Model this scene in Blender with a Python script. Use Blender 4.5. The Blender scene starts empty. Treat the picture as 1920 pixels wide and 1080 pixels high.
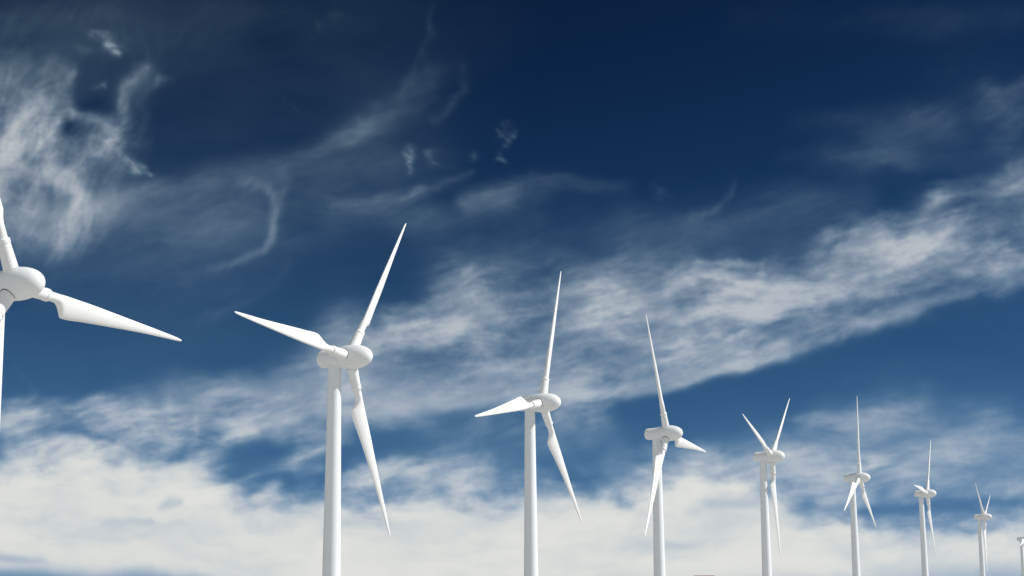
# Wind turbines in a row under a deep blue sky with cirrus.  Blender 4.5, self-contained.
import bpy, bmesh, math, random
import numpy as np
from mathutils import Matrix, Vector
random.seed(4)
R = math.radians
SC = bpy.context.scene
COL = SC.collection

# ------------------------------------------------------------------ camera
PITCH, ROLL, FOC = R(10.75), R(-0.298), 2942.2        # focal length in units of a 1920 wide frame
cam_data = bpy.data.cameras.new("camera"); cam = bpy.data.objects.new("camera", cam_data); COL.objects.link(cam)
cam_data.sensor_fit = 'HORIZONTAL'; cam_data.sensor_width = 36.0; cam_data.lens = 36.0*FOC/1920.0
cam_data.clip_start = 0.5; cam_data.clip_end = 2.0e6
_F = Vector((0, math.cos(PITCH), math.sin(PITCH))); _U0 = Vector((0, -math.sin(PITCH), math.cos(PITCH))); _R0 = Vector((1, 0, 0))
_Rv = _R0*math.cos(ROLL) + _U0*math.sin(ROLL); _Uv = _U0*math.cos(ROLL) - _R0*math.sin(ROLL)
cam.matrix_world = Matrix((( _Rv.x, _Uv.x, -_F.x, 0), (_Rv.y, _Uv.y, -_F.y, 0), (_Rv.z, _Uv.z, -_F.z, 0), (0, 0, 0, 1)))
SC.camera = cam
SC.render.resolution_x, SC.render.resolution_y = 1024, 576

# ------------------------------------------------------------------ sky, sun, exposure
SUN_EL, SUN_AZ = 40.0, 90.0                            # azimuth in degrees, clockwise from the view direction (+Y)
SKY_GAMMA, SKY_FILTER = 2.55, (17.0, 16.2, 7.5)
SKY_KNEE = (0.085, 0.17, 0.42)
world = bpy.data.worlds.new("World"); SC.world = world; world.use_nodes = True
wn, wl = world.node_tree.nodes, world.node_tree.links
wn.clear()
w_out = wn.new('ShaderNodeOutputWorld'); w_bg = wn.new('ShaderNodeBackground'); w_sky = wn.new('ShaderNodeTexSky')
w_sky.sky_type = 'NISHITA'; w_sky.sun_disc = False
w_sky.sun_elevation = R(SUN_EL); w_sky.sun_rotation = R(SUN_AZ)
w_sky.altitude = 1200.0; w_sky.air_density = 0.55; w_sky.dust_density = 0.0; w_sky.ozone_density = 4.0
w_bg.inputs['Strength'].default_value = 0.05
# a polarising filter deepens the clear blue: the sky's own tones with more contrast and saturation
w_scale = wn.new('ShaderNodeVectorMath'); w_scale.operation = 'SCALE'; w_scale.inputs['Scale'].default_value = 0.05
w_gam = wn.new('ShaderNodeGamma'); w_gam.inputs['Gamma'].default_value = SKY_GAMMA
w_mul = wn.new('ShaderNodeVectorMath'); w_mul.operation = 'MULTIPLY'; w_mul.inputs[1].default_value = [c/0.05 for c in SKY_FILTER]
w_div = wn.new('ShaderNodeVectorMath'); w_div.operation = 'DIVIDE'; w_div.inputs[1].default_value = [c/0.05 for c in SKY_KNEE]
w_one = wn.new('ShaderNodeVectorMath'); w_one.operation = 'ADD'; w_one.inputs[1].default_value = (1, 1, 1)
w_min = wn.new('ShaderNodeVectorMath'); w_min.operation = 'DIVIDE'
wl.new(w_sky.outputs[0], w_scale.inputs[0]); wl.new(w_scale.outputs[0], w_gam.inputs[0]); wl.new(w_gam.outputs[0], w_mul.inputs[0]); wl.new(w_mul.outputs[0], w_div.inputs[0]); wl.new(w_div.outputs[0], w_one.inputs[0])
wl.new(w_mul.outputs[0], w_min.inputs[0]); wl.new(w_one.outputs[0], w_min.inputs[1])
wl.new(w_min.outputs[0], w_bg.inputs['Color']); wl.new(w_bg.outputs[0], w_out.inputs['Surface'])
sun_data = bpy.data.lights.new("sun", 'SUN'); sun_data.energy = 3.3; sun_data.angle = R(0.5); sun_data.color = (1.0, 0.985, 0.96)
sun = bpy.data.objects.new("sun", sun_data); COL.objects.link(sun)
_sd = Vector((math.sin(R(SUN_AZ))*math.cos(R(SUN_EL)), math.cos(R(SUN_AZ))*math.cos(R(SUN_EL)), math.sin(R(SUN_EL))))
sun.rotation_euler = (-_sd).to_track_quat('-Z', 'Y').to_euler()
SC.view_settings.view_transform = 'Standard'; SC.view_settings.look = 'None'
SC.view_settings.exposure = 0.47; SC.view_settings.gamma = 1.0; SC.view_settings.use_curve_mapping = False
SC.cycles.use_denoising = True; SC.cycles.denoising_input_passes = 'RGB_ALBEDO_NORMAL'
SC.cycles.max_bounces = 8; SC.cycles.diffuse_bounces = 4; SC.cycles.transparent_max_bounces = 16

# ------------------------------------------------------------------ materials
def material(name):
    m = bpy.data.materials.new(name); m.use_nodes = True
    n, l = m.node_tree.nodes, m.node_tree.links
    b = n['Principled BSDF']
    return m, n, l, b
def coat_paint(name, base, rough, streak):
    """white gel coat: faint cloudy tone, faint rain streaks"""
    m, n, l, b = material(name)
    tc = n.new('ShaderNodeTexCoord')
    n1 = n.new('ShaderNodeTexNoise'); n1.inputs['Scale'].default_value = 0.35; n1.inputs['Detail'].default_value = 5
    mp = n.new('ShaderNodeMapping'); mp.inputs['Scale'].default_value = (2.2, 2.2, 0.05)
    n2 = n.new('ShaderNodeTexNoise'); n2.inputs['Scale'].default_value = 1.0; n2.inputs['Detail'].default_value = 4
    l.new(tc.outputs['Object'], n1.inputs['Vector']); l.new(tc.outputs['Object'], mp.inputs['Vector']); l.new(mp.outputs[0], n2.inputs['Vector'])
    ad = n.new('ShaderNodeMath'); ad.operation = 'MULTIPLY_ADD'; ad.inputs[1].default_value = streak
    l.new(n2.outputs[0], ad.inputs[0]); l.new(n1.outputs[0], ad.inputs[2])
    rp = n.new('ShaderNodeValToRGB')
    rp.color_ramp.elements[0].position = 0.3; rp.color_ramp.elements[1].position = 0.9
    rp.color_ramp.elements[0].color = tuple(0.94*c for c in base)+(1,); rp.color_ramp.elements[1].color = tuple(base)+(1,)
    l.new(ad.outputs[0], rp.inputs[0]); l.new(rp.outputs[0], b.inputs['Base Color'])
    b.inputs['Roughness'].default_value = rough; b.inputs['Specular IOR Level'].default_value = 0.35
    return m
M_TOWER = coat_paint('tower_paint', (0.77, 0.79, 0.81), 0.5, 0.35)
M_NAC = coat_paint('nacelle_gel_coat', (0.78, 0.79, 0.80), 0.45, 0.15)
M_BLADE = coat_paint('blade_gel_coat', (0.83, 0.83, 0.825), 0.42, 0.1)
def plain(name, col, rough, scale=3.0, vary=0.25):
    m, n, l, b = material(name)
    tc = n.new('ShaderNodeTexCoord'); nz = n.new('ShaderNodeTexNoise'); nz.inputs['Scale'].default_value = scale; nz.inputs['Detail'].default_value = 6
    rp = n.new('ShaderNodeValToRGB'); rp.color_ramp.elements[0].position = 0.3; rp.color_ramp.elements[1].position = 0.7
    rp.color_ramp.elements[0].color = tuple(c*(1-vary) for c in col)+(1,); rp.color_ramp.elements[1].color = tuple(min(1, c*(1+vary)) for c in col)+(1,)
    l.new(tc.outputs['Object'], nz.inputs['Vector']); l.new(nz.outputs[0], rp.inputs[0]); l.new(rp.outputs[0], b.inputs['Base Color'])
    b.inputs['Roughness'].default_value = rough
    return m
M_GAP = plain('gap_shade', (0.012, 0.012, 0.013), 0.8)  # dark colour stands in for the shade inside the blade root gap
M_WALL = plain('render_wall', (0.45, 0.40, 0.33), 0.9, 1.5, 0.1)
M_ROOF = plain('tan_roof', (0.42, 0.22, 0.12), 0.85, 2.0, 0.2)
M_TRIM = plain('dark_trim', (0.06, 0.065, 0.05), 0.7)
M_GLASS, _n, _l, _b = material('window_glass'); _b.inputs['Base Color'].default_value = (0.02, 0.03, 0.04, 1); _b.inputs['Roughness'].default_value = 0.08
M_DOOR = plain('painted_door', (0.10, 0.13, 0.16), 0.6)

# ------------------------------------------------------------------ helpers
def obj(name, bm, mat, parent=None, smooth=True, **props):
    me = bpy.data.meshes.new(name); bm.normal_update(); bm.to_mesh(me); bm.free()
    if smooth: me.polygons.foreach_set('use_smooth', [True]*len(me.polygons))
    me.materials.append(mat)
    o = bpy.data.objects.new(name, me); COL.objects.link(o)
    if parent: o.parent = parent
    for k, v in props.items(): o[k] = v
    return o
def lathe(bm, prof, axis, seg):
    """prof: (position along axis, radius); ends of radius 0 close to a point"""
    rings = []
    for p, r in prof:
        if r < 1e-5:
            rings.append([bm.verts.new((p,0,0) if axis == 'X' else (0,0,p))]); continue
        ring = []
        for k in range(seg):
            a = 2*math.pi*k/seg; c, s = r*math.cos(a), r*math.sin(a)
            ring.append(bm.verts.new((p, c, s) if axis == 'X' else (c, s, p)))
        rings.append(ring)
    for A, B in zip(rings[:-1], rings[1:]):
        for k in range(seg):
            j = (k+1) % seg
            f = [A[k % len(A)], A[j % len(A)], B[j % len(B)], B[k % len(B)]]
            g = []
            for v in f:
                if v not in g: g.append(v)
            if len(g) > 2: bm.faces.new(g)
    bmesh.ops.recalc_face_normals(bm, faces=bm.faces[:])
    return rings
def curve(pts, n):
    """monotone cubic through (x, y) points, n samples per interval"""
    P = np.array(pts, float); h = np.diff(P[:,0]); d = np.diff(P[:,1])/h
    m = np.zeros(len(P)); m[0], m[-1] = d[0], d[-1]
    for i in range(1, len(P)-1):
        m[i] = 0 if d[i-1]*d[i] <= 0 else 2*d[i-1]*d[i]/(d[i-1]+d[i])
    def f(x):
        i = int(np.clip(np.searchsorted(P[:,0], x)-1, 0, len(h)-1)); t = (x-P[i,0])/h[i]
        return ((2*t**3-3*t*t+1)*P[i,1]+(t**3-2*t*t+t)*h[i]*m[i]+(-2*t**3+3*t*t)*P[i+1,1]+(t**3-t*t)*h[i]*m[i+1])
    return f
def box(bm, x0, x1, y0, y1, z0, z1):
    v = [bm.verts.new(p) for p in ((x0,y0,z0),(x1,y0,z0),(x1,y1,z0),(x0,y1,z0),(x0,y0,z1),(x1,y0,z1),(x1,y1,z1),(x0,y1,z1))]
    for f in ((3,2,1,0),(4,5,6,7),(0,1,5,4),(1,2,6,5),(2,3,7,6),(3,0,4,7)): bm.faces.new([v[i] for i in f])

# ------------------------------------------------------------------ ground
GROUND_Z = -6.0
def ground_height(x, y):
    d = math.hypot(x, y)
    s = min(1.0, max(0.0, (d-120)/700.0))
    h = 0.35*math.sin(x*0.021+1.3)+0.3*math.sin(y*0.017-x*0.008)+0.2*math.sin(x*0.055+y*0.043)
    rise = 3.4*s*s*(3-2*s)
    near = max(0.0, 1-d/60.0)
    return GROUND_Z + rise + h*(1-near*near) + (GROUND_Z+6.0) + near*near*(3-2*near)*4.2 - max(0.0, (d-1500.0))*0.0012
bm = bmesh.new()
rad = [0, 4, 8, 14, 20, 28, 38, 50, 64] + [64*1.09**k for k in range(1, 76)]
prev = None
for r in rad:
    if r == 0: ring = [bm.verts.new((0,0,ground_height(0,0)))]
    else: ring = [bm.verts.new((r*math.cos(2*math.pi*k/160), r*math.sin(2*math.pi*k/160), ground_height(r*math.cos(2*math.pi*k/160), r*math.sin(2*math.pi*k/160)))) for k in range(160)]
    if prev:
        for k in range(160):
            j = (k+1) % 160
            if len(prev) == 1: bm.faces.new((prev[0], ring[k], ring[j]))
            else: bm.faces.new((prev[k], ring[k], ring[j], prev[j]))
    prev = ring
M_GROUND, n, l, b = material('pale_dry_ground')
tc = n.new('ShaderNodeTexCoord')
na = n.new('ShaderNodeTexNoise'); na.inputs['Scale'].default_value = 0.02; na.inputs['Detail'].default_value = 8
nb = n.new('ShaderNodeTexNoise'); nb.inputs['Scale'].default_value = 0.7; nb.inputs['Detail'].default_value = 8
for q in (na, nb): l.new(tc.outputs['Object'], q.inputs['Vector'])
ra = n.new('ShaderNodeValToRGB'); ra.color_ramp.elements[0].position = 0.38; ra.color_ramp.elements[1].position = 0.66
ra.color_ramp.elements[0].color = (0.50, 0.49, 0.465, 1); ra.color_ramp.elements[1].color = (0.68, 0.67, 0.65, 1)
rb = n.new('ShaderNodeValToRGB'); rb.color_ramp.elements[0].position = 0.34; rb.color_ramp.elements[1].position = 0.6
rb.color_ramp.elements[0].color = (0.74, 0.75, 0.70, 1); rb.color_ramp.elements[1].color = (1, 1, 1, 1)
mx = n.new('ShaderNodeMix'); mx.data_type = 'RGBA'; mx.blend_type = 'MULTIPLY'; mx.inputs[0].default_value = 1.0
l.new(na.outputs[0], ra.inputs[0]); l.new(nb.outputs[0], rb.inputs[0]); l.new(ra.outputs[0], mx.inputs[6]); l.new(rb.outputs[0], mx.inputs[7]); l.new(mx.outputs[2], b.inputs['Base Color'])
b.inputs['Roughness'].default_value = 0.95
obj('ground', bm, M_GROUND, kind='structure')

# ------------------------------------------------------------------ wind turbine
def hub_profile(x):
    if x > 0.3: return 1.88*max(0.0, 1-((x-0.3)/3.632)**2.15)**(1/2.15)
    return _body(x)
_body = curve([(-5.0,1.345),(-4.4,1.38),(-3.4,1.41),(-2.4,1.50),(-1.5,1.68),(-0.6,1.82),(0.3,1.88)], 1)
SEAM = -1.35
def build_tower(h):
    bm = bmesh.new()
    top = h-1.15; r = lambda z: 1.0+0.0118*(top-z)
    prof = [(-0.6,0.0),(-0.6,r(0)+.9),(0.25,r(0)+.9),(0.25,r(0)+.12),(0.55,r(0)+.12),(0.55,r(.55))]
    z = 0.55
    while z < top: prof.append((z+0.01, r(z))); z += 3.0
    prof += [(top, r(top)), (top+0.35, 0.97), (top+0.35, 0.0)]
    lathe(bm, prof, 'Z', 64)
    return bm
def build_nacelle():
    bm = bmesh.new()
    prof = [(-5.435,0.0),(-5.435,0.5),(-5.43,0.78),(-5.40,0.95),(-5.34,1.08),(-5.24,1.19),(-5.1,1.28),(-4.95,1.335)]
    x = -4.7
    while x < SEAM-0.05: prof.append((x, hub_profile(x))); x += 0.18
    prof += [(SEAM, hub_profile(SEAM)), (SEAM, 0.0)]
    lathe(bm, prof, 'X', 72); return bm
def build_hub():
    bm = bmesh.new()
    prof = [(SEAM+0.004, 0.0)]
    x = SEAM+0.004
    while x < 0.3: prof.append((x, hub_profile(x))); x += 0.12
    for k in range(0, 26):
        t = math.pi/2*k/26; prof.append((0.3+3.632*math.sin(t), hub_profile(0.3+3.632*math.sin(t)+(1e-6 if k == 0 else 0))))
    prof.append((3.932, 0.0))
    lathe(bm, prof, 'X', 72); return bm
L_LE = curve([(4.8,.57),(6.4,.57),(7.2,.585),(8.4,.62),(12,.62),(16,.55),(20,.46),(24,.37),(27,.29),(29,.21),(29.7,.14),(30,.03)], 1)
L_TE = curve([(4.8,.57),(6.5,.57),(6.9,.66),(7.3,.92),(7.8,1.45),(8.15,1.9),(8.35,2.05),(8.7,2.05),(12,1.70),(16,1.28),(20,.89),(24,.55),(27,.35),(29,.21),(29.7,.14),(30,.03)], 1)
L_TH = curve([(4.8,1.14),(6.5,1.13),(7.8,1.08),(9,1.02),(12,.92),(16,.78),(20,.62),(24,.46),(27,.36),(29,.26),(29.7,.18),(30,.03)], 1)
L_RND = curve([(4.8,0),(6.6,0),(8.6,1),(30,1)], 1)
TWIST = curve([(4.8,20),(9,20),(16,14),(30,9)], 1)
def build_blade():
    bm = bmesh.new(); NS = 40; rings = []
    ss = list(np.linspace(4.9, 6.4, 5))+list(np.linspace(6.6, 9.2, 22))+list(np.linspace(9.6, 28.5, 42))+[29.0,29.4,29.7,29.9,30.0]
    for s in ss:
        le, te, th, rn = L_LE(s), L_TE(s), L_TH(s), L_RND(s)
        b = R(TWIST(s)); tx, ty = -math.sin(b), math.cos(b); nx, ny = math.cos(b), math.sin(b)
        ring = []
        for k in range(NS):
            a = 2*math.pi*k/NS; c = math.cos(a); sn = math.sin(a)
            pos = (le+te)/2*(1-c)                          # 0 at the leading edge
            x01 = pos/(le+te)
            foil = 1.9*math.sqrt(x01)*(1-x01)**0.62*1.0  # rounded nose, thin tail
            hgt = th/2*((1-rn)*abs(sn)+rn*min(1.0, foil))*(1 if sn >= 0 else -1)
            if abs(sn) < 1e-6: hgt = 0
            q = pos-le
            ring.append(bm.verts.new((tx*q+nx*hgt, ty*q+ny*hgt, s)))
        rings.append(ring)
    for A, B in zip(rings[:-1], rings[1:]):
        for k in range(NS): bm.faces.new((A[k], A[(k+1)%NS], B[(k+1)%NS], B[k]))
    bm.faces.new(rings[-1]); bm.faces.new(rings[0][::-1])
    bmesh.ops.recalc_face_normals(bm, faces=bm.faces[:])
    return bm
def build_sleeve():
    bm = bmesh.new()
    lathe(bm, [(1.2,0.0),(1.2,.865),(1.8,.86),(3.0,.80),(4.2,.735),(4.56,.72),(4.60,.69),(4.63,.0)], 'Z', 48); return bm
def build_collar():
    bm = bmesh.new()
    lathe(bm, [(4.56,.0),(4.585,.66),(4.66,.735),(4.72,.765),(4.80,.77),(5.12,.765),(5.2,.75),(5.25,.715),(5.27,.64),(5.30,.595),(5.42,.572),(5.44,.0)], 'Z', 48); return bm
def build_gap_ring():
    """dark ring painting the shade of the open gap where the blade root goes into the hub, draped on the hub's skin"""
    bm = bmesh.new(); NS = 64; A = []; B = []
    for k in range(NS):
        a = 2*math.pi*k/NS
        for r, sx, sy, L in ((.85, 0, 0, A), (.905, .015, .05, B)):
            x, y = r*math.cos(a)+sx, r*math.sin(a)+sy; h = hub_profile(x)
            L.append(bm.verts.new((x, y, math.sqrt(h*h-y*y)+0.012)))
    for k in range(NS): bm.faces.new((A[k], B[k], B[(k+1)%NS], A[(k+1)%NS]))
    bmesh.ops.recalc_face_normals(bm, faces=bm.faces[:]); return bm
def empty(name, loc, rz):
    o = bpy.data.objects.new(name, None); COL.objects.link(o); o.location = loc; o.rotation_euler = (0, 0, rz); o.empty_display_size = 1.0
    return o
def copy_tree(o, parent=None):
    c = o.copy(); COL.objects.link(c)
    if parent is not None: c.parent = parent
    for ch in o.children: copy_tree(ch, c)
    return c
TOWER_OFF = 2.66
TOWER_H = 42.0                                          # hub height of the tower mesh; the foot is sunk into the ground where it stands higher
def make_turbine():
    root = empty('wind_turbine', (0,0,0), 0)
    obj('tower', build_tower(TOWER_H), M_TOWER, root)
    na = obj('nacelle', build_nacelle(), M_NAC, root); na.location = (TOWER_OFF, 0, TOWER_H)
    hb = obj('hub', build_hub(), M_NAC, root); hb.location = (TOWER_OFF, 0, TOWER_H)
    for k in range(3):
        bl = obj('blade', build_blade(), M_BLADE, root); bl.location = (TOWER_OFF, 0, TOWER_H)
        obj('root_sleeve', build_sleeve(), M_BLADE, bl); obj('collar', build_collar(), M_BLADE, bl); obj('root_gap', build_gap_ring(), M_GAP, bl)
    return root
# rotor centre (m, camera at the origin), blade phase and yaw, each with what singles the turbine out
TURBINES = [
 ((-55.27,171.33,33.25), 94.3, 25.80, 'large white wind turbine cut off by the left picture edge, one blade pointing right'),
 ((-25.00,238.78,34.65), 34.7, 25.88, 'tall white wind turbine with one blade far out left and one up to the right'),
 ((5.80,307.06,35.31), 19.6, 25.25, 'white wind turbine with one blade lying almost level to the left over its tower'),
 ((36.83,374.79,35.62), 94.3, 24.85, 'white wind turbine with one blade crossing its tower and a short one to the right'),
 ((76.31,463.95,37.16), 49.2, 25.04, 'medium white wind turbine whose two upper blades open in a wide V'),
 ((124.80,568.32,37.69), 4.4, 24.49, 'white wind turbine with one blade straight up and two hanging beside its tower'),
 ((180.42,688.66,38.64), 34.0, 24.36, 'small white wind turbine with a short blade over its tail and one nearly upright'),
 ((254.74,856.90,35.41), 64.0, 24.81, 'tiny white wind turbine near the right edge with two short blades in a V'),
 ((345.88,1073.38,29.24), 20.0, 24.8, 'tiniest white wind turbine, cut off by the right picture edge'),
]
proto = make_turbine()
for i, (c, phase, yaw, label) in enumerate(TURBINES):
    t = proto if i == 0 else copy_tree(proto)
    y = R(yaw)
    t.location = (c[0]-TOWER_OFF*math.cos(y), c[1]+TOWER_OFF*math.sin(y), c[2]-TOWER_H); t.rotation_euler = (0, 0, -y)
    t['label'] = label; t['category'] = 'wind turbine'; t['group'] = 'wind turbines standing in a row'
    k = 0
    for ch in t.children:
        if ch.name.startswith('blade'):
            ch.rotation_euler = (-R(phase+120*k), 0, 0); k += 1

# ------------------------------------------------------------------ far house, only its roof edge shows above the picture's lower border
def make_house():
    d = 620.0
    root = empty('house', (0,0,0), R(-24))
    W, D, H, RH = 3.6, 3.0, 8.0, 1.6
    bm = bmesh.new(); box(bm, -W, W, -D, D, 0, H)
    a = [bm.verts.new(p) for p in ((-W,-D,H+.001),(W,-D,H+.001),(W,0,H+RH-.1),(-W,0,H+RH-.1),(-W,D,H+.001),(W,D,H+.001))]
    bm.faces.new((a[0],a[3],a[4])); bm.faces.new((a[1],a[5],a[2]))
    obj('wall', bm, M_WALL, root, smooth=False)
    bm = bmesh.new(); e = .45; t = .16
    for s in (-1, 1):
        p = [(-W-e, s*(D+e), H-.25), (W+e, s*(D+e), H-.25), (W+e, 0, H+RH), (-W-e, 0, H+RH)]
        lo = [bm.verts.new(q) for q in p]; hi = [bm.verts.new((q[0], q[1], q[2]+t)) for q in p]
        bm.faces.new(lo); bm.faces.new(hi[::-1])
        for k in range(4): bm.faces.new((lo[k], hi[k], hi[(k+1)%4], lo[(k+1)%4]))
    bmesh.ops.recalc_face_normals(bm, faces=bm.faces[:])
    obj('roof', bm, M_ROOF, root, smooth=False)
    bm = bmesh.new(); box(bm, -.5, .5, -D-.06, -D-.003, 0, 2.1); obj('door', bm, M_DOOR, root, smooth=False)
    for x in (-2.2, 2.2):
        for z in (1.1, 4.6):
            bm = bmesh.new()
            for q in ((x-.6,x-.52,z,z+1.3),(x+.52,x+.6,z,z+1.3),(x-.52,x+.52,z,z+.08),(x-.52,x+.52,z+1.22,z+1.3)): box(bm, q[0], q[1], -D-.07, -D-.003, q[2], q[3])
            w = obj('window', bm, M_TRIM, root, smooth=False)
            bm = bmesh.new(); box(bm, x-.52, x+.52, -D-.04, -D-.003, z+.08, z+1.22); obj('pane', bm, M_GLASS, w, smooth=False)
    top = 3.62
    root.location = (74.0, d, top-(H+RH+t))
    root['label'] = 'far house, only its tan roof edge showing at the lower border beside the fourth turbine'; root['category'] = 'house'
make_house()

# ---- cloud thickness over the sky chart (u to the right, v downwards, 1920 x 1080 chart units) ----
def _lattice(ix, iy, seed):
    h = (ix.astype(np.int64)*374761393 + iy.astype(np.int64)*668265263 + seed*1442695041) & 0xffffffff
    h = ((h ^ (h >> 13))*1274126177) & 0xffffffff
    h = h ^ (h >> 16)
    return (h & 0xffff).astype(np.float32)*(2*math.pi/65536.0)
def gnoise(x, y, seed):
    ix = np.floor(x); iy = np.floor(y); fx = (x-ix).astype(np.float32); fy = (y-iy).astype(np.float32)
    sx = fx*fx*fx*(fx*(fx*6-15)+10); sy = fy*fy*fy*(fy*(fy*6-15)+10)
    def g(dx, dy):
        a = _lattice(ix+dx, iy+dy, seed)
        return np.cos(a)*(fx-dx) + np.sin(a)*(fy-dy)
    a = g(0,0); b = g(1,0); c = g(0,1); d = g(1,1)
    return ((a+(b-a)*sx)*(1-sy) + (c+(d-c)*sx)*sy)*1.5
def fbm(x, y, seed, octaves=5, gain=0.5, lac=2.03):
    s = np.zeros_like(x, dtype=np.float32); a = 1.0; t = 0.0
    for k in range(octaves):
        s += a*gnoise(x, y, seed+k*17); t += a; a *= gain; x = x*lac+13.7; y = y*lac-7.3
    return s/t*1.4
def sstep(a, b, x):
    t = np.clip((x-a)/(b-a), 0, 1); return t*t*(3-2*t)
def stroke(U, V, pts):
    """pts: (u, v, half width, strength): the strongest soft profile along the line"""
    out = np.zeros_like(U)
    if len(pts) == 1: pts = [pts[0], pts[0]]
    for (x0,y0,w0,a0),(x1,y1,w1,a1) in zip(pts[:-1], pts[1:]):
        R = 3.0*max(w0,w1)
        m = (U > min(x0,x1)-R) & (U < max(x0,x1)+R) & (V > min(y0,y1)-R) & (V < max(y0,y1)+R)
        if not m.any(): continue
        u = U[m]; v = V[m]; dx = x1-x0; dy = y1-y0; L = dx*dx+dy*dy
        t = np.clip(((u-x0)*dx+(v-y0)*dy)/L, 0, 1) if L > 0 else np.zeros_like(u)
        d2 = (u-x0-t*dx)**2 + (v-y0-t*dy)**2
        w = w0+(w1-w0)*t; a = a0+(a1-a0)*t
        out[m] = np.maximum(out[m], a*np.exp(-d2/(w*w)*1.1))
    return out
def fibre(U, V, ang, along, across, seed, octaves=5):
    c, s = math.cos(math.radians(ang)), math.sin(math.radians(ang))
    return fbm((U*c+V*s)/along, (-U*s+V*c)/across, seed, octaves, 0.5)
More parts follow.
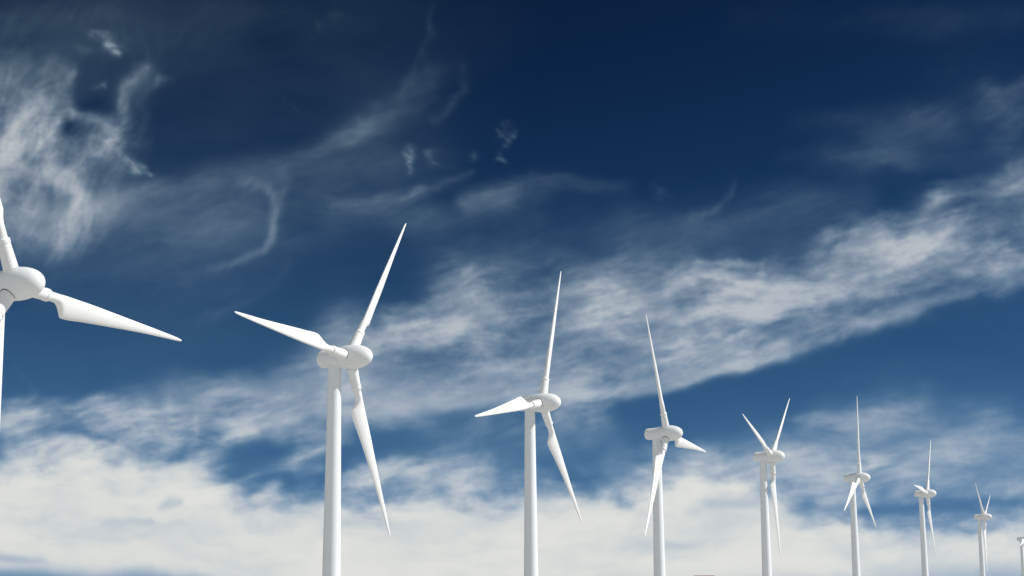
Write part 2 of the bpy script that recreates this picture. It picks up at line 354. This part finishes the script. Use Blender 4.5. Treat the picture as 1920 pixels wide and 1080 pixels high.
# each family: (angle of its fibres, length, thickness, contrast, warp, strokes)
FAMILIES = [
 # curling cirrus at the left
 (-58, 110, 50, 1.0, 0.9, [
  [(-30,340,40,0.82),(10,290,30,0.70),(40,230,22,0.58),(70,195,16,0.35)],
  [(-60,340,60,1.17),(0,310,50,1.17),(36,245,40,0.99),(80,195,34,0.73),(104,150,28,0.30)],
  [(-40,200,60,0.44),(40,160,48,0.28),(90,140,24,0.20)],
  [(0,260,84,0.44),(90,280,72,0.40),(180,270,50.4,0.35),(235,255,31.2,0.22)],
  [(122,192,14.4,0.44),(150,210,15.6,0.54),(195,222,19.2,0.51),(225,250,21.6,0.40),(205,290,26.4,0.33)],
  [(275,132,18,0.19),(250,165,22,0.20),(232,215,24,0.23),(215,270,26,0.23)],
  [(290,150,16.8,0.09),(280,200,19.2,0.15),(262,260,19.2,0.13)],
  [(100,322,22,0.35),(138,345,19,0.61),(152,374,18,0.66),(134,405,20,0.58),(104,428,26,0.42)],
  [(-20,420,72,0.47),(60,410,60,0.42),(120,420,52.8,0.32),(170,400,48,0.16)],
  [(120,150,12,0.22),(112,200,16.8,0.32),(95,240,24,0.44)],
  [(300,150,10.8,0.18),(325,150,7.2,0.07)],
  [(110,330,96,0.18),(200,350,72,0.15)] ]),
 # little torn puffs
 (30, 24, 13, 1.5, 0.8, [
  [(172,72,8.4,0.13),(192,74,8.4,0.20),(200,88,11.2,0.27),(222,102,8.4,0.27)],[(150,100,9.8,0.08),(168,104,8.4,0.07)],
  [(176,163,5.6,0.08),(190,160,7,0.16)],
  [(234,297,9.8,0.23),(248,304,12.6,0.27),(266,310,9.8,0.24),(277,320,5.6,0.20)],
  [(760,268,7,0.08),(769,276,11.2,0.22),(767,294,11.2,0.22),(768,312,8.4,0.13),(770,330,5.6,0.03)],
  [(806,280,11.2,0.13),(810,296,11.2,0.13)],
  [(920,240,8.4,0.09),(938,242,16.8,0.16),(952,250,12.6,0.16),(945,270,12.6,0.11),(942,292,12.6,0.16),(948,303,8.4,0.11)],
  [(880,284,14,0.10),(900,288,11.2,0.03)], [(525,185,8.4,0.03),(552,196,7,0.07)],
  [(1228,348,16.8,0.08),(1215,342,11.2,0.05)], [(600,55,19.6,0.04),(640,20,19.6,0.03)] ]),
 # long thin veils and trails, rising to the right
 (-17, 180, 50, 0.6, 0.75, [
  [(120,400,60,.16),(220,365,36,.15),(340,345,30,.17),(450,330,28,.2),(560,305,32,.2),(650,258,36,.19),(720,205,38,.14),(800,160,40,.11),(850,130,30,.05)],
  [(180,410,40,.12),(330,400,36,.11),(480,380,30,.1)], [(340,430,30,.08),(500,425,26,.08)],
  [(868,130,8,.05),(864,178,8,.09),(835,205,9,.1),(795,218,9,.09)],
  [(690,190,14,.06),(680,230,16,.08),(655,270,18,.08)],
  [(620,310,40,.1),(720,300,46,.08)],
  [(650,392,16,.07),(720,388,16,.1),(770,372,15,.13),(790,356,12,.12)],[(780,360,12,.08),(830,346,12,.1),(880,330,14,.1)],
  [(880,372,22,.16),(930,362,26,.18),(1000,350,26,.18),(1060,348,24,.14),(1100,350,20,.14),(1160,348,16,.08)],
  [(880,385,18,.14),(960,370,20,.12)], [(640,410,40,.09),(860,400,30,.1),(1000,395,30,.08)],
  [(250,480,60,.06),(420,460,60,.06)],
  [(1700,300,30,.1),(1550,285,24,.08),(1480,290,20,.05)],
  [(1500,225,22,.05),(1650,235,30,.08),(1760,220,34,.12)],
  [(1400,40,40,.035),(1650,30,40,.06),(1900,30,40,.09)],
  [(1480,395,60,.07),(1330,420,60,.1),(1180,430,60,.06)], [(1560,290,50,.05),(1750,280,60,.08)],
  [(40,30,90,.05),(260,60,90,.05),(420,60,60,.035)], [(420,560,60,.06),(300,600,60,.05)] ]),
 # broad thin veils
 (-12, 420, 110, 0.5, 1.0, [
  [(-50,470,90,.12),(200,420,90,.17),(450,390,80,.18),(650,340,70,.16),(800,300,60,.1)],
  [(100,560,70,.06),(350,520,70,.09),(600,440,60,.1),(800,400,50,.1)],
  [(40,90,110,.12),(260,90,110,.10),(520,40,80,.05)], [(650,70,80,.05),(700,190,90,.05)],
  [(640,640,60,.2),(560,715,44,.26),(400,738,40,.22),(250,735,40,.12)], [(640,735,40,.3),(800,735,40,.3),(1000,725,36,.28)], [(480,790,40,.24),(640,785,36,.26),(780,780,30,.2)],
  [(820,470,70,.12),(1000,450,70,.12),(1200,440,70,.13),(1400,420,70,.12),(1600,390,60,.12)],
  [(1000,800,80,.1),(800,830,70,.12),(1150,830,60,.16)],
  [(1780,110,120,.04),(1900,240,100,.09),(1700,260,80,.05)],
  [(1560,790,60,.16),(1700,800,70,.22),(1930,850,70,.24)], [(1300,850,50,.2),(1500,850,50,.24)] ]),
 # sharp trails
 (-70, 70, 12, 0.5, 0.35, [
  [(455,345,15,0.09),(500,350,12.5,0.20),(518,362,10,0.22),(518,390,10,0.22),(511,420,8.8,0.26),(506,448,8.8,0.24),(492,465,7.5,0.23),(465,480,8.8,0.19),(430,497,10,0.14),(380,512,12.5,0.09),(340,525,15,0.04)],
  [(530,330,17.5,0.10),(532,355,15,0.12),(524,400,12.5,0.09)],
  [(540,490,10,0.06),(520,520,10,0.04),(480,560,11.2,0.05),(400,590,15,0.09),(370,600,15,0.04)],
  [(820,0,11.2,0.05),(806,36,10,0.09),(812,66,8.8,0.12),(800,90,10,0.07),(802,130,8.8,0.04)],[(795,100,7.5,0.05),(768,150,8.8,0.06),(742,182,10,0.04)],
  [(1380,340,7.5,0.06),(1376,358,7.5,0.09),(1356,378,8.8,0.09),(1330,392,10,0.09),(1290,412,15,0.07)],
  [(20,680,7.5,0.05),(45,710,8.8,0.06),(60,740,10,0.10),(20,760,11.2,0.12)] ]),
 # faint haze of cirrus, far right above the band
 (-35, 90, 40, 0.9, 0.9, [
  [(1930,170,34.6,0.14),(1900,210,39.3,0.12),(1890,260,39.3,0.09),(1900,300,39.3,0.09)], [(1850,200,39.3,0.08),(1800,215,39.3,0.06),(1740,235,39.3,0.04)],
  [(1845,170,16.2,0.07),(1870,180,16.2,0.04)], [(1890,320,10.4,0.06),(1905,280,8.1,0.06)], [(1770,125,18.5,0.04),(1740,135,13.9,0.03)],
  [(1860,330,69.3,0.06),(1930,340,69.3,0.09)] ]),
 # great diagonal band
 (-16, 120, 50, 0.85, 1.15, [
  [(1440,548,26,.4),(1500,528,32,.62),(1570,505,32,.66),(1650,482,30,.62),(1730,470,26,.48),(1800,478,20,.3)], [(1110,575,30,.3),(1180,560,30,.36),(1250,575,34,.4),(1330,605,30,.34)], [(740,618,20,.3),(810,624,24,.32),(880,612,22,.26)],
  [(620,700,64,.2),(800,640,92,.29),(1000,620,100,.31),(1200,600,94,.33),(1400,580,78,.33),(1560,530,70,.36),(1700,490,64,.32),(1850,440,64,.3),(1960,420,68,.3)],
  [(700,610,29,0.09),(730,612,29,0.39),(790,622,44,0.42),(870,625,52,0.42),(930,600,47,0.33)],
  [(760,590,23,0.28),(830,570,26,0.33),(910,558,31,0.31),(980,570,39,0.28)],
  [(830,530,31,0.15),(850,505,26,0.15),(880,520,31,0.15)],
  [(900,560,78,0.28),(1000,560,78,0.31),(1100,560,73,0.40),(1170,545,57,0.42),(1240,565,65,0.48),(1290,600,57,0.46)],
  [(1100,610,65,0.46),(1180,620,60,0.46),(1280,640,52,0.37),(1360,610,60,0.46),(1420,575,57,0.48)],
  [(1130,510,39,0.22),(1180,490,39,0.24),(1240,520,44,0.28),(1310,520,36,0.28),(1360,540,31,0.24)],
  [(1290,545,23,0.22),(1305,520,13,0.18),(1320,500,10,0.20),(1436,492,8,0.22),(1425,520,9,0.20)],
  [(1420,560,52,0.41),(1500,530,57,0.61),(1570,505,55,0.61),(1650,480,52,0.59),(1720,470,47,0.52),(1800,475,39,0.44),(1880,485,34,0.39),(1940,480,39,0.39)],
  [(1550,440,14,0.24),(1565,450,21,0.31),(1590,470,21,0.18)], [(1640,430,26,0.24),(1700,405,29,0.33),(1740,395,31,0.37),(1790,415,39,0.33),(1840,425,39,0.31)],
  [(1705,420,12,0.26),(1712,450,12,0.28),(1722,475,14,0.28)],
  [(1760,385,34,0.20),(1830,365,34,0.28),(1890,352,34,0.40),(1950,345,34,0.46)], [(1880,395,39,0.33),(1940,400,44,0.37)], [(1820,520,44,0.24),(1910,520,44,0.28)],
  [(700,720,57,0.24),(820,690,65,0.31),(960,680,70,0.35),(1100,690,57,0.39),(1250,680,47,0.39),(1380,650,44,0.39),(1500,610,52,0.42),(1640,560,52,0.42),(1760,530,47,0.33)],
  [(1600,610,26,0.28),(1700,580,21,0.31),(1790,555,14,0.31),(1830,548,10,0.18)],
  [(1360,690,14,0.28),(1480,660,21,0.31),(1580,630,21,0.28)],
  [(640,745,31,0.24),(760,752,29,0.35),(900,745,26,0.40),(1040,742,21,0.37),(1150,735,14,0.39),(1240,722,12,0.46),(1320,706,11,0.42),(1400,688,10,0.33),(1480,665,10,0.26)],
  [(1000,640,78,0.24),(1300,600,78,0.28),(1480,580,78,0.28)], [(1600,540,78,0.28)], [(660,600,29,0.09),(620,615,31,0.11),(590,625,23,0.07)],
  [(640,680,52,0.15),(740,660,52,0.22)], [(560,690,65,0.12),(660,700,65,0.17)] ]),
 # thin bright trailing edge of the band
 (-12, 160, 16, 0.5, 0.25, [
  [(600,768,14,.2),(700,766,16,.3),(820,760,16,.36),(940,750,17,.36),(1040,744,15,.36),(1150,733,14,.4),(1240,720,13,.46),(1320,704,12,.42),(1400,684,11,.32),(1480,662,10,.24),(1560,636,9,.14)],
  [(1180,725,20,.3),(1280,705,20,.3),(1400,672,16,.2)],
  [(1600,612,12,.2),(1700,580,12,.22),(1780,556,12,.18),(1850,536,14,.08)] ]),
 # bank-top wisps at lower left and the haze in the gap
 (-14, 110, 34, 0.95, 1.2, [
  [(330,762,24,.34),(450,756,26,.38),(560,760,26,.38),(680,764,24,.36)], [(60,790,34,.4),(160,785,34,.42),(260,800,40,.5),(300,850,44,.55),(380,860,40,.5)], [(40,860,40,.5),(180,866,40,.5)], [(1070,762,34,.5),(1120,776,38,.52),(1150,792,20,.3),(1050,785,26,.4)],
  [(-20,775,29,0.29),(50,772,23.8,0.49),(130,762,23.8,0.61),(210,764,26.4,0.68),(270,780,31.7,0.68),(310,810,34.3,0.64),(320,860,44.9,0.65)],
  [(40,790,31.7,0.51),(110,800,23.8,0.44),(240,800,23.8,0.52)], [(20,800,26.4,0.49),(60,850,39.6,0.73)], [(180,850,34.3,0.52),(250,860,44.9,0.73)],
  [(320,760,26.4,0.29),(440,745,34.3,0.44),(560,745,31.7,0.44),(660,755,29,0.44)], [(330,790,29,0.44),(420,780,29,0.49),(520,785,26.4,0.47),(620,785,26.4,0.49),(760,780,21.1,0.40)],
  [(376,775,9,.12),(374,805,11,.2),(366,840,14,.3),(352,875,20,.4)], [(470,795,18.5,0.52),(430,815,18.5,0.52),(395,840,18.5,0.52),(370,870,21.1,0.61)],
  [(640,812,23.8,0.52),(590,840,21.1,0.56),(540,868,21.1,0.56),(490,890,18.5,0.52),(440,905,13.2,0.49),(425,912,9.2,0.40)], [(520,815,23.8,0.35),(580,810,18.5,0.40)], [(600,880,21.1,0.29),(560,900,18.5,0.23)],
  [(480,925,15.8,0.52),(500,918,13.2,0.61),(470,940,15.8,0.61)], [(690,800,13.2,0.29),(780,795,15.8,0.14)], [(860,820,52.8,0.09),(760,850,52.8,0.08)],
  [(640,905,15.8,0.44),(740,885,21.1,0.49),(830,870,23.8,0.38),(920,865,18.5,0.21)], [(700,880,31.7,0.38),(800,895,26.4,0.49),(900,890,31.7,0.44),(960,905,26.4,0.29)],
  [(1080,760,34.3,0.52),(1120,780,37,0.52),(1140,800,18.5,0.29),(1060,790,26.4,0.38)], [(1090,870,13.2,0.23),(1140,880,29,0.38),(1165,860,23.8,0.40),(1120,900,29,0.29)], [(960,840,39.6,0.14),(1040,830,39.6,0.21)],
  [(870,800,66,0.10)] ]),
 # middle distance clouds, lower right
 (-9, 120, 40, 0.8, 1.1, [
  [(1180,910,34.3,0.43),(1240,880,37,0.50),(1320,860,34.3,0.50),(1400,870,34.3,0.58),(1480,880,39.6,0.58),(1560,900,39.6,0.64),(1640,900,39.6,0.58)], [(1290,930,44.9,0.76),(1350,915,39.6,0.78),(1420,915,34.3,0.64)],
  [(1230,840,18.5,0.16),(1300,830,15.8,0.18),(1350,850,18.5,0.28)], [(1160,925,26.4,0.38),(1240,940,44.9,0.64)],
  [(1490,805,15.8,0.30),(1540,800,18.5,0.43),(1590,800,21.1,0.46),(1640,800,26.4,0.38),(1700,790,34.3,0.32),(1740,775,31.7,0.23)], [(1560,835,29,0.43),(1640,840,44.9,0.46),(1720,835,52.8,0.43),(1790,850,44.9,0.32),(1850,860,39.6,0.25)],
  [(1480,850,26.4,0.20),(1540,870,34.3,0.46),(1640,880,39.6,0.53),(1740,880,39.6,0.50),(1840,890,34.3,0.38),(1930,900,34.3,0.38)], [(1700,915,26.4,0.53),(1800,915,23.8,0.46),(1930,925,18.5,0.30)], [(1870,795,13.2,0.18),(1900,795,13.2,0.18)], [(1850,845,26.4,0.18),(1930,860,39.6,0.20)],
  [(1540,930,18.5,0.38),(1640,925,15.8,0.35)] , [(1660,800,118.8,0.10),(1850,820,118.8,0.13)] ]),
]
BAND = [any(s[0][:2] == (700, 610) for s in f[5]) for f in FAMILIES].index(True)
HOLES = [ # clear patches: (u, v, half width, depth)
 (-40, 70, 26, .6, .8, [ [(112,240,14,.45),(132,236,22,.75),(150,244,18,.6)], [(60,300,24,.35),(85,310,20,.3)], [(95,368,22,.4)], [(160,190,14,.35),(185,185,16,.35)] ]),
 (-12, 120, 30, .6, 1.0, [ [(110,818,9,.4),(155,829,11,.6),(205,838,10,.5)], [(0,822,10,.7)], [(330,850,14,.5),(350,842,10,.4)], [(440,862,12,.5),(480,848,13,.7),(540,832,11,.5)], [(480,905,14,.4),(560,905,14,.7),(640,900,10,.6)],
    [(1120,640,20,.2),(960,650,24,.22)], [(1290,575,16,.3),(1330,560,14,.3)], [(1600,440,16,.4),(1560,480,12,.3),(1640,455,12,.3)], [(1830,460,14,.4),(1920,450,16,.5)], [(1500,570,14,.2),(1440,620,16,.24)] ]),
]
BANK_TOP = [(-400,880),(-100,870),(0,862),(100,852),(170,846),(260,860),(330,868),(400,890),(440,925),(480,938),(560,938),(640,935),(700,922),(800,912),(900,914),(1000,920),(1080,922),(1160,920),(1220,900),(1300,888),(1380,886),(1440,910),(1500,945),(1580,968),(1680,980),(1760,984),(1840,976),(1920,972),(2200,970),(2600,960)]
def wind_fibres(U, V):
    """fine ice fibres: noise averaged along a curling wind field, roughly unit variance"""
    left = 1-sstep(200, 420, U+0.25*(V-300))
    left = left*(1-sstep(420, 560, V))
    th = np.radians(-14-44*left) + (0.55+0.7*left)*fbm(U/210, V/150, 211, 3) + 0.35*fbm(U/70, V/60, 223, 2)
    s = np.zeros_like(U)
    for sg in (1.0, -1.0):
        x, y = U.copy(), V.copy(); c, q = np.cos(th)*7*sg, np.sin(th)*7*sg
        for k in range(8):
            s += (gnoise(x/17, y/17, 227) + 0.8*gnoise(x/8, y/8, 229))*(1-k/12)
            x = x+c; y = y+q
    return s/3.2*(0.7+0.9*fbm(U/90, V/70, 233, 3))
LOWER_EDGE = [(0,812),(640,778),(760,774),(900,766),(1040,762),(1150,752),(1240,740),(1320,724),(1400,704),(1480,682),(1560,656),(1650,622),(1760,588),(1850,562),(1930,542),(2400,420)]
def cloud_thickness(U, V):
    U = U.astype(np.float32); V = V.astype(np.float32)
    wu = 26*fbm(U/190, V/150, 3, 2) + 9*fbm(U/60, V/50, 11, 2) + 2.2*fbm(U/20, V/18, 19, 3)
    wv = 20*fbm(U/190, V/150, 5, 2) + 7*fbm(U/60, V/50, 13, 2) + 2.0*fbm(U/20, V/18, 23, 3)
    clear = np.ones_like(U)
    n = 0
    fib = wind_fibres(U, V)
    def layer(fam, seed, fibre_gain=0.0):
        ang, al, ac, con, wp, strokes = fam
        u = U+wu*wp; v = V+wv*wp
        m = np.zeros_like(U)
        for s in strokes: m = 1-(1-m)*(1-stroke(u, v, s))
        near = m > 0.004
        t = np.zeros_like(U)
        x, y = U[near]+.45*wu[near], V[near]+.45*wv[near]
        t[near] = fibre(x, y, ang, al*1.5, ac*1.3, seed) + 0.30*fbm(x/44, y/26, seed+101, 6, .6) + fibre_gain*fib[near]
        m = m*np.clip(np.exp(con*1.1*t), 0.15, 2.2)
        return m
    for fam in FAMILIES:
        n += 1
        m = layer(fam, 31*n, 0.19)
        m = 1.1*m/(1+0.33*m)
        if fam is FAMILIES[BAND]:                       # the great band ends in a clean lower edge
            ve = np.interp(U, [p[0] for p in LOWER_EDGE], [p[1] for p in LOWER_EDGE]).astype(np.float32)
            m = m*(1-sstep(-18, 22+60*sstep(1550, 1900, U), V-ve-0.3*wv)*sstep(560, 700, U))
        clear *= 1-np.clip(m, 0, .97)
    a = 0.95*(1-np.exp(-(1-clear)**1.75/0.66))
    veil = 0.034*(1-sstep(560, 1080, U+0.25*V+2*wu))*(0.75+0.6*fbm(U/330, V/120, 171, 4)) + 0.016*sstep(380, 620, V+3*wv)*(1+0.8*fbm(U/260, V/70, 181, 4))
    a = 1-(1-a)*(1-np.clip(veil, 0, .1))
    for h in HOLES:
        n += 1; a = a*(1-np.clip(layer(h, 31*n), 0, .95))
    # the low bank along the horizon
    bt = np.interp(U, [p[0] for p in BANK_TOP], [p[1] for p in BANK_TOP]).astype(np.float32)
    lump = 34*fbm(U/150, V/90, 71, 3) + 24*fbm((U+.5*wu)/64, (V+.5*wv)/34, 83, 5, .55)
    d = V-bt-lump
    bank = 0.70*sstep(-44, 40, d+3*fib) + 0.28*sstep(-10, 70, d+14*fbm((U+wu)/90, (V+wv)/50, 151, 4))
    # long grey-blue thinnings below the bank
    th = stroke(U+wu*2, V+wv*.5, [(-120,1052,10,.3),(40,1050,9,.3),(110,1056,7,.15)])
    th = np.maximum(th, stroke(U+wu*2, V+wv*.4, [(-300,1096,26,.8),(100,1086,22,.75),(260,1096,24,.6),(420,1112,24,.5)]))
    th = np.maximum(th, stroke(U+wu*2, V+wv*.4, [(1000,1130,40,.2),(1500,1110,34,.34),(1700,1100,36,.38),(1930,1092,38,.5),(2300,1090,34,.45)]))
    th = np.maximum(th, stroke(U+wu*1.6, V+wv*.35, [(1575,958,5,.3),(1620,956,9,.8),(1680,955,12,.86),(1740,950,11,.7),(1800,942,10,.7),(1880,938,11,.7),(1960,936,12,.7)]))
    th = np.maximum(th, stroke(U+wu*1.6, V+wv*.5, [(1290,957,14,.05),(1340,948,14,.2),(1400,949,14,.22),(1450,946,10,.1)]))
    th = np.maximum(th, stroke(U+wu*1.6, V+wv*.5, [(1190,1034,12,.05),(1270,1022,12,.10),(1310,1018,10,.04)]))
    th = np.maximum(th, stroke(U+wu*1.3, V+wv*.5, [(220,982,9,.08),(300,978,9,.16)]))
    th = np.maximum(th, stroke(U+wu*1.3, V+wv*.5, [(330,945,14,.24),(358,944,13,.2)]))
    a = 1-(1-a)*(1-bank)
    soft = 0.945+0.15*fbm((U+wu)/260, (V+wv)/80, 97, 4)+0.045*fbm((U+wu)/60,(V+wv)/26,131,4)
    a = np.clip(a*soft, 0, 1)*(1-np.clip(th, 0, .95))
    return np.clip(a, 0, 0.985)

# ------------------------------------------------------------------ cloud sheet: a real layer 9 km up that follows the earth's curve
def chart_direction(u, v):
    x = (u-960.0)/FOC; y = (540.0-v)/FOC
    d = np.stack([_F[i]+x*_Rv[i]+y*_Uv[i] for i in range(3)], -1)
    return d/np.linalg.norm(d, axis=-1, keepdims=True)
def axis_samples(a, b, step, lo, hi, grow=1.10):
    mid = np.arange(a, b+step, step); out = [mid]
    s, x, left = step, a, []
    while x > lo: s = min(s*grow, 60.0); x -= s; left.append(x)
    s, x, right = step, mid[-1], []
    while x < hi: s = min(s*grow, 60.0); x += s; right.append(x)
    return np.array(left[::-1]+list(mid)+right)
def build_clouds():
    us = axis_samples(-40, 1960, 2.2, -2600, 4500); vs = axis_samples(-30, 1090, 2.2, -1500, 1120)
    U, V = np.meshgrid(us, vs)
    D = chart_direction(U, V); sin_e = D[...,2]
    RE, H = 6.371e6, 9000.0
    dist = np.sqrt((RE*np.maximum(sin_e, -0.02))**2+2*RE*H)-RE*np.maximum(sin_e, -0.02)
    P = (D*dist[...,None]).astype(np.float32).reshape(-1,3)
    a = cloud_thickness(U, V).reshape(-1).astype(np.float32)
    cloud_mesh(P, a, U.shape)
def cloud_mesh(P, a, shape):
    ny, nx = shape
    idx = np.arange(nx*ny).reshape(ny, nx)
    q = np.stack([idx[:-1,:-1], idx[1:,:-1], idx[1:,1:], idx[:-1,1:]], -1).reshape(-1,4)
    me = bpy.data.meshes.new('clouds')
    me.vertices.add(len(P)); me.vertices.foreach_set('co', P.reshape(-1))
    me.loops.add(q.size); me.loops.foreach_set('vertex_index', q.reshape(-1).astype(np.int32))
    me.polygons.add(len(q)); me.polygons.foreach_set('loop_start', np.arange(0, q.size, 4, dtype=np.int32))
    me.update(calc_edges=True)
    me.polygons.foreach_set('use_smooth', np.ones(len(q), bool))
    at = me.attributes.new('thickness', 'FLOAT', 'POINT'); at.data.foreach_set('value', a)
    m = bpy.data.materials.new('cloud'); m.use_nodes = True
    n, l = m.node_tree.nodes, m.node_tree.links; n.clear()
    out = n.new('ShaderNodeOutputMaterial'); mix = n.new('ShaderNodeMixShader'); tr = n.new('ShaderNodeBsdfTransparent')
    tl = n.new('ShaderNodeBsdfTranslucent')
    an = n.new('ShaderNodeAttribute'); an.attribute_name = 'thickness'
    rp = n.new('ShaderNodeValToRGB'); e = rp.color_ramp.elements; e[0].position = 0.0; e[1].position = 0.92
    e[0].color = CLOUD_THIN; e[1].color = CLOUD_COLOUR; q = rp.color_ramp.elements.new(0.45); q.color = CLOUD_MID
    l.new(an.outputs['Fac'], rp.inputs[0]); l.new(rp.outputs[0], tl.inputs['Color'])
    l.new(an.outputs['Fac'], mix.inputs[0]); l.new(tr.outputs[0], mix.inputs[1]); l.new(tl.outputs[0], mix.inputs[2]); l.new(mix.outputs[0], out.inputs['Surface'])
    me.materials.append(m)
    o = bpy.data.objects.new('clouds', me); COL.objects.link(o); o['kind'] = 'stuff'
CLOUD_THIN, CLOUD_MID, CLOUD_COLOUR = (0.30, 0.54, 0.72, 1), (0.54, 0.65, 0.74, 1), (0.80, 0.81, 0.77, 1)   # thin ice scatters bluer
build_clouds()
def build_fill_clouds():
    """the same layer round the rest of the horizon and behind the camera: loose broken cloud that leaves the sun clear"""
    az = np.radians(np.arange(62.0, 298.1, 1.0)); el = np.radians(np.concatenate([np.arange(-0.6, 12, 0.6), np.arange(12, 78, 1.5)]))
    A, E = np.meshgrid(az, el)
    D = np.stack([np.sin(A)*np.cos(E), np.cos(A)*np.cos(E), np.sin(E)], -1)
    RE, H = 6.371e6, 9300.0
    dist = np.sqrt((RE*np.sin(E))**2+2*RE*H)-RE*np.sin(E)
    P = (D*dist[...,None]).astype(np.float32).reshape(-1,3)
    x = (np.degrees(A)*3).astype(np.float32); y = (np.degrees(E)*6).astype(np.float32)
    t = fbm(x/90, y/60, 301, 5)
    a = sstep(-0.45, 0.2, t)*0.95
    ang = np.degrees(np.arccos(np.clip(D@np.array(_sd), -1, 1)))
    a = a*sstep(12, 30, ang)*sstep(62, 78, np.degrees(A))*(1-sstep(285, 298, np.degrees(A)))*(1-sstep(66, 77, np.degrees(E)))
    cloud_mesh(P, a.reshape(-1).astype(np.float32), A.shape)
build_fill_clouds()  # out of view, added as fill light for the turbines
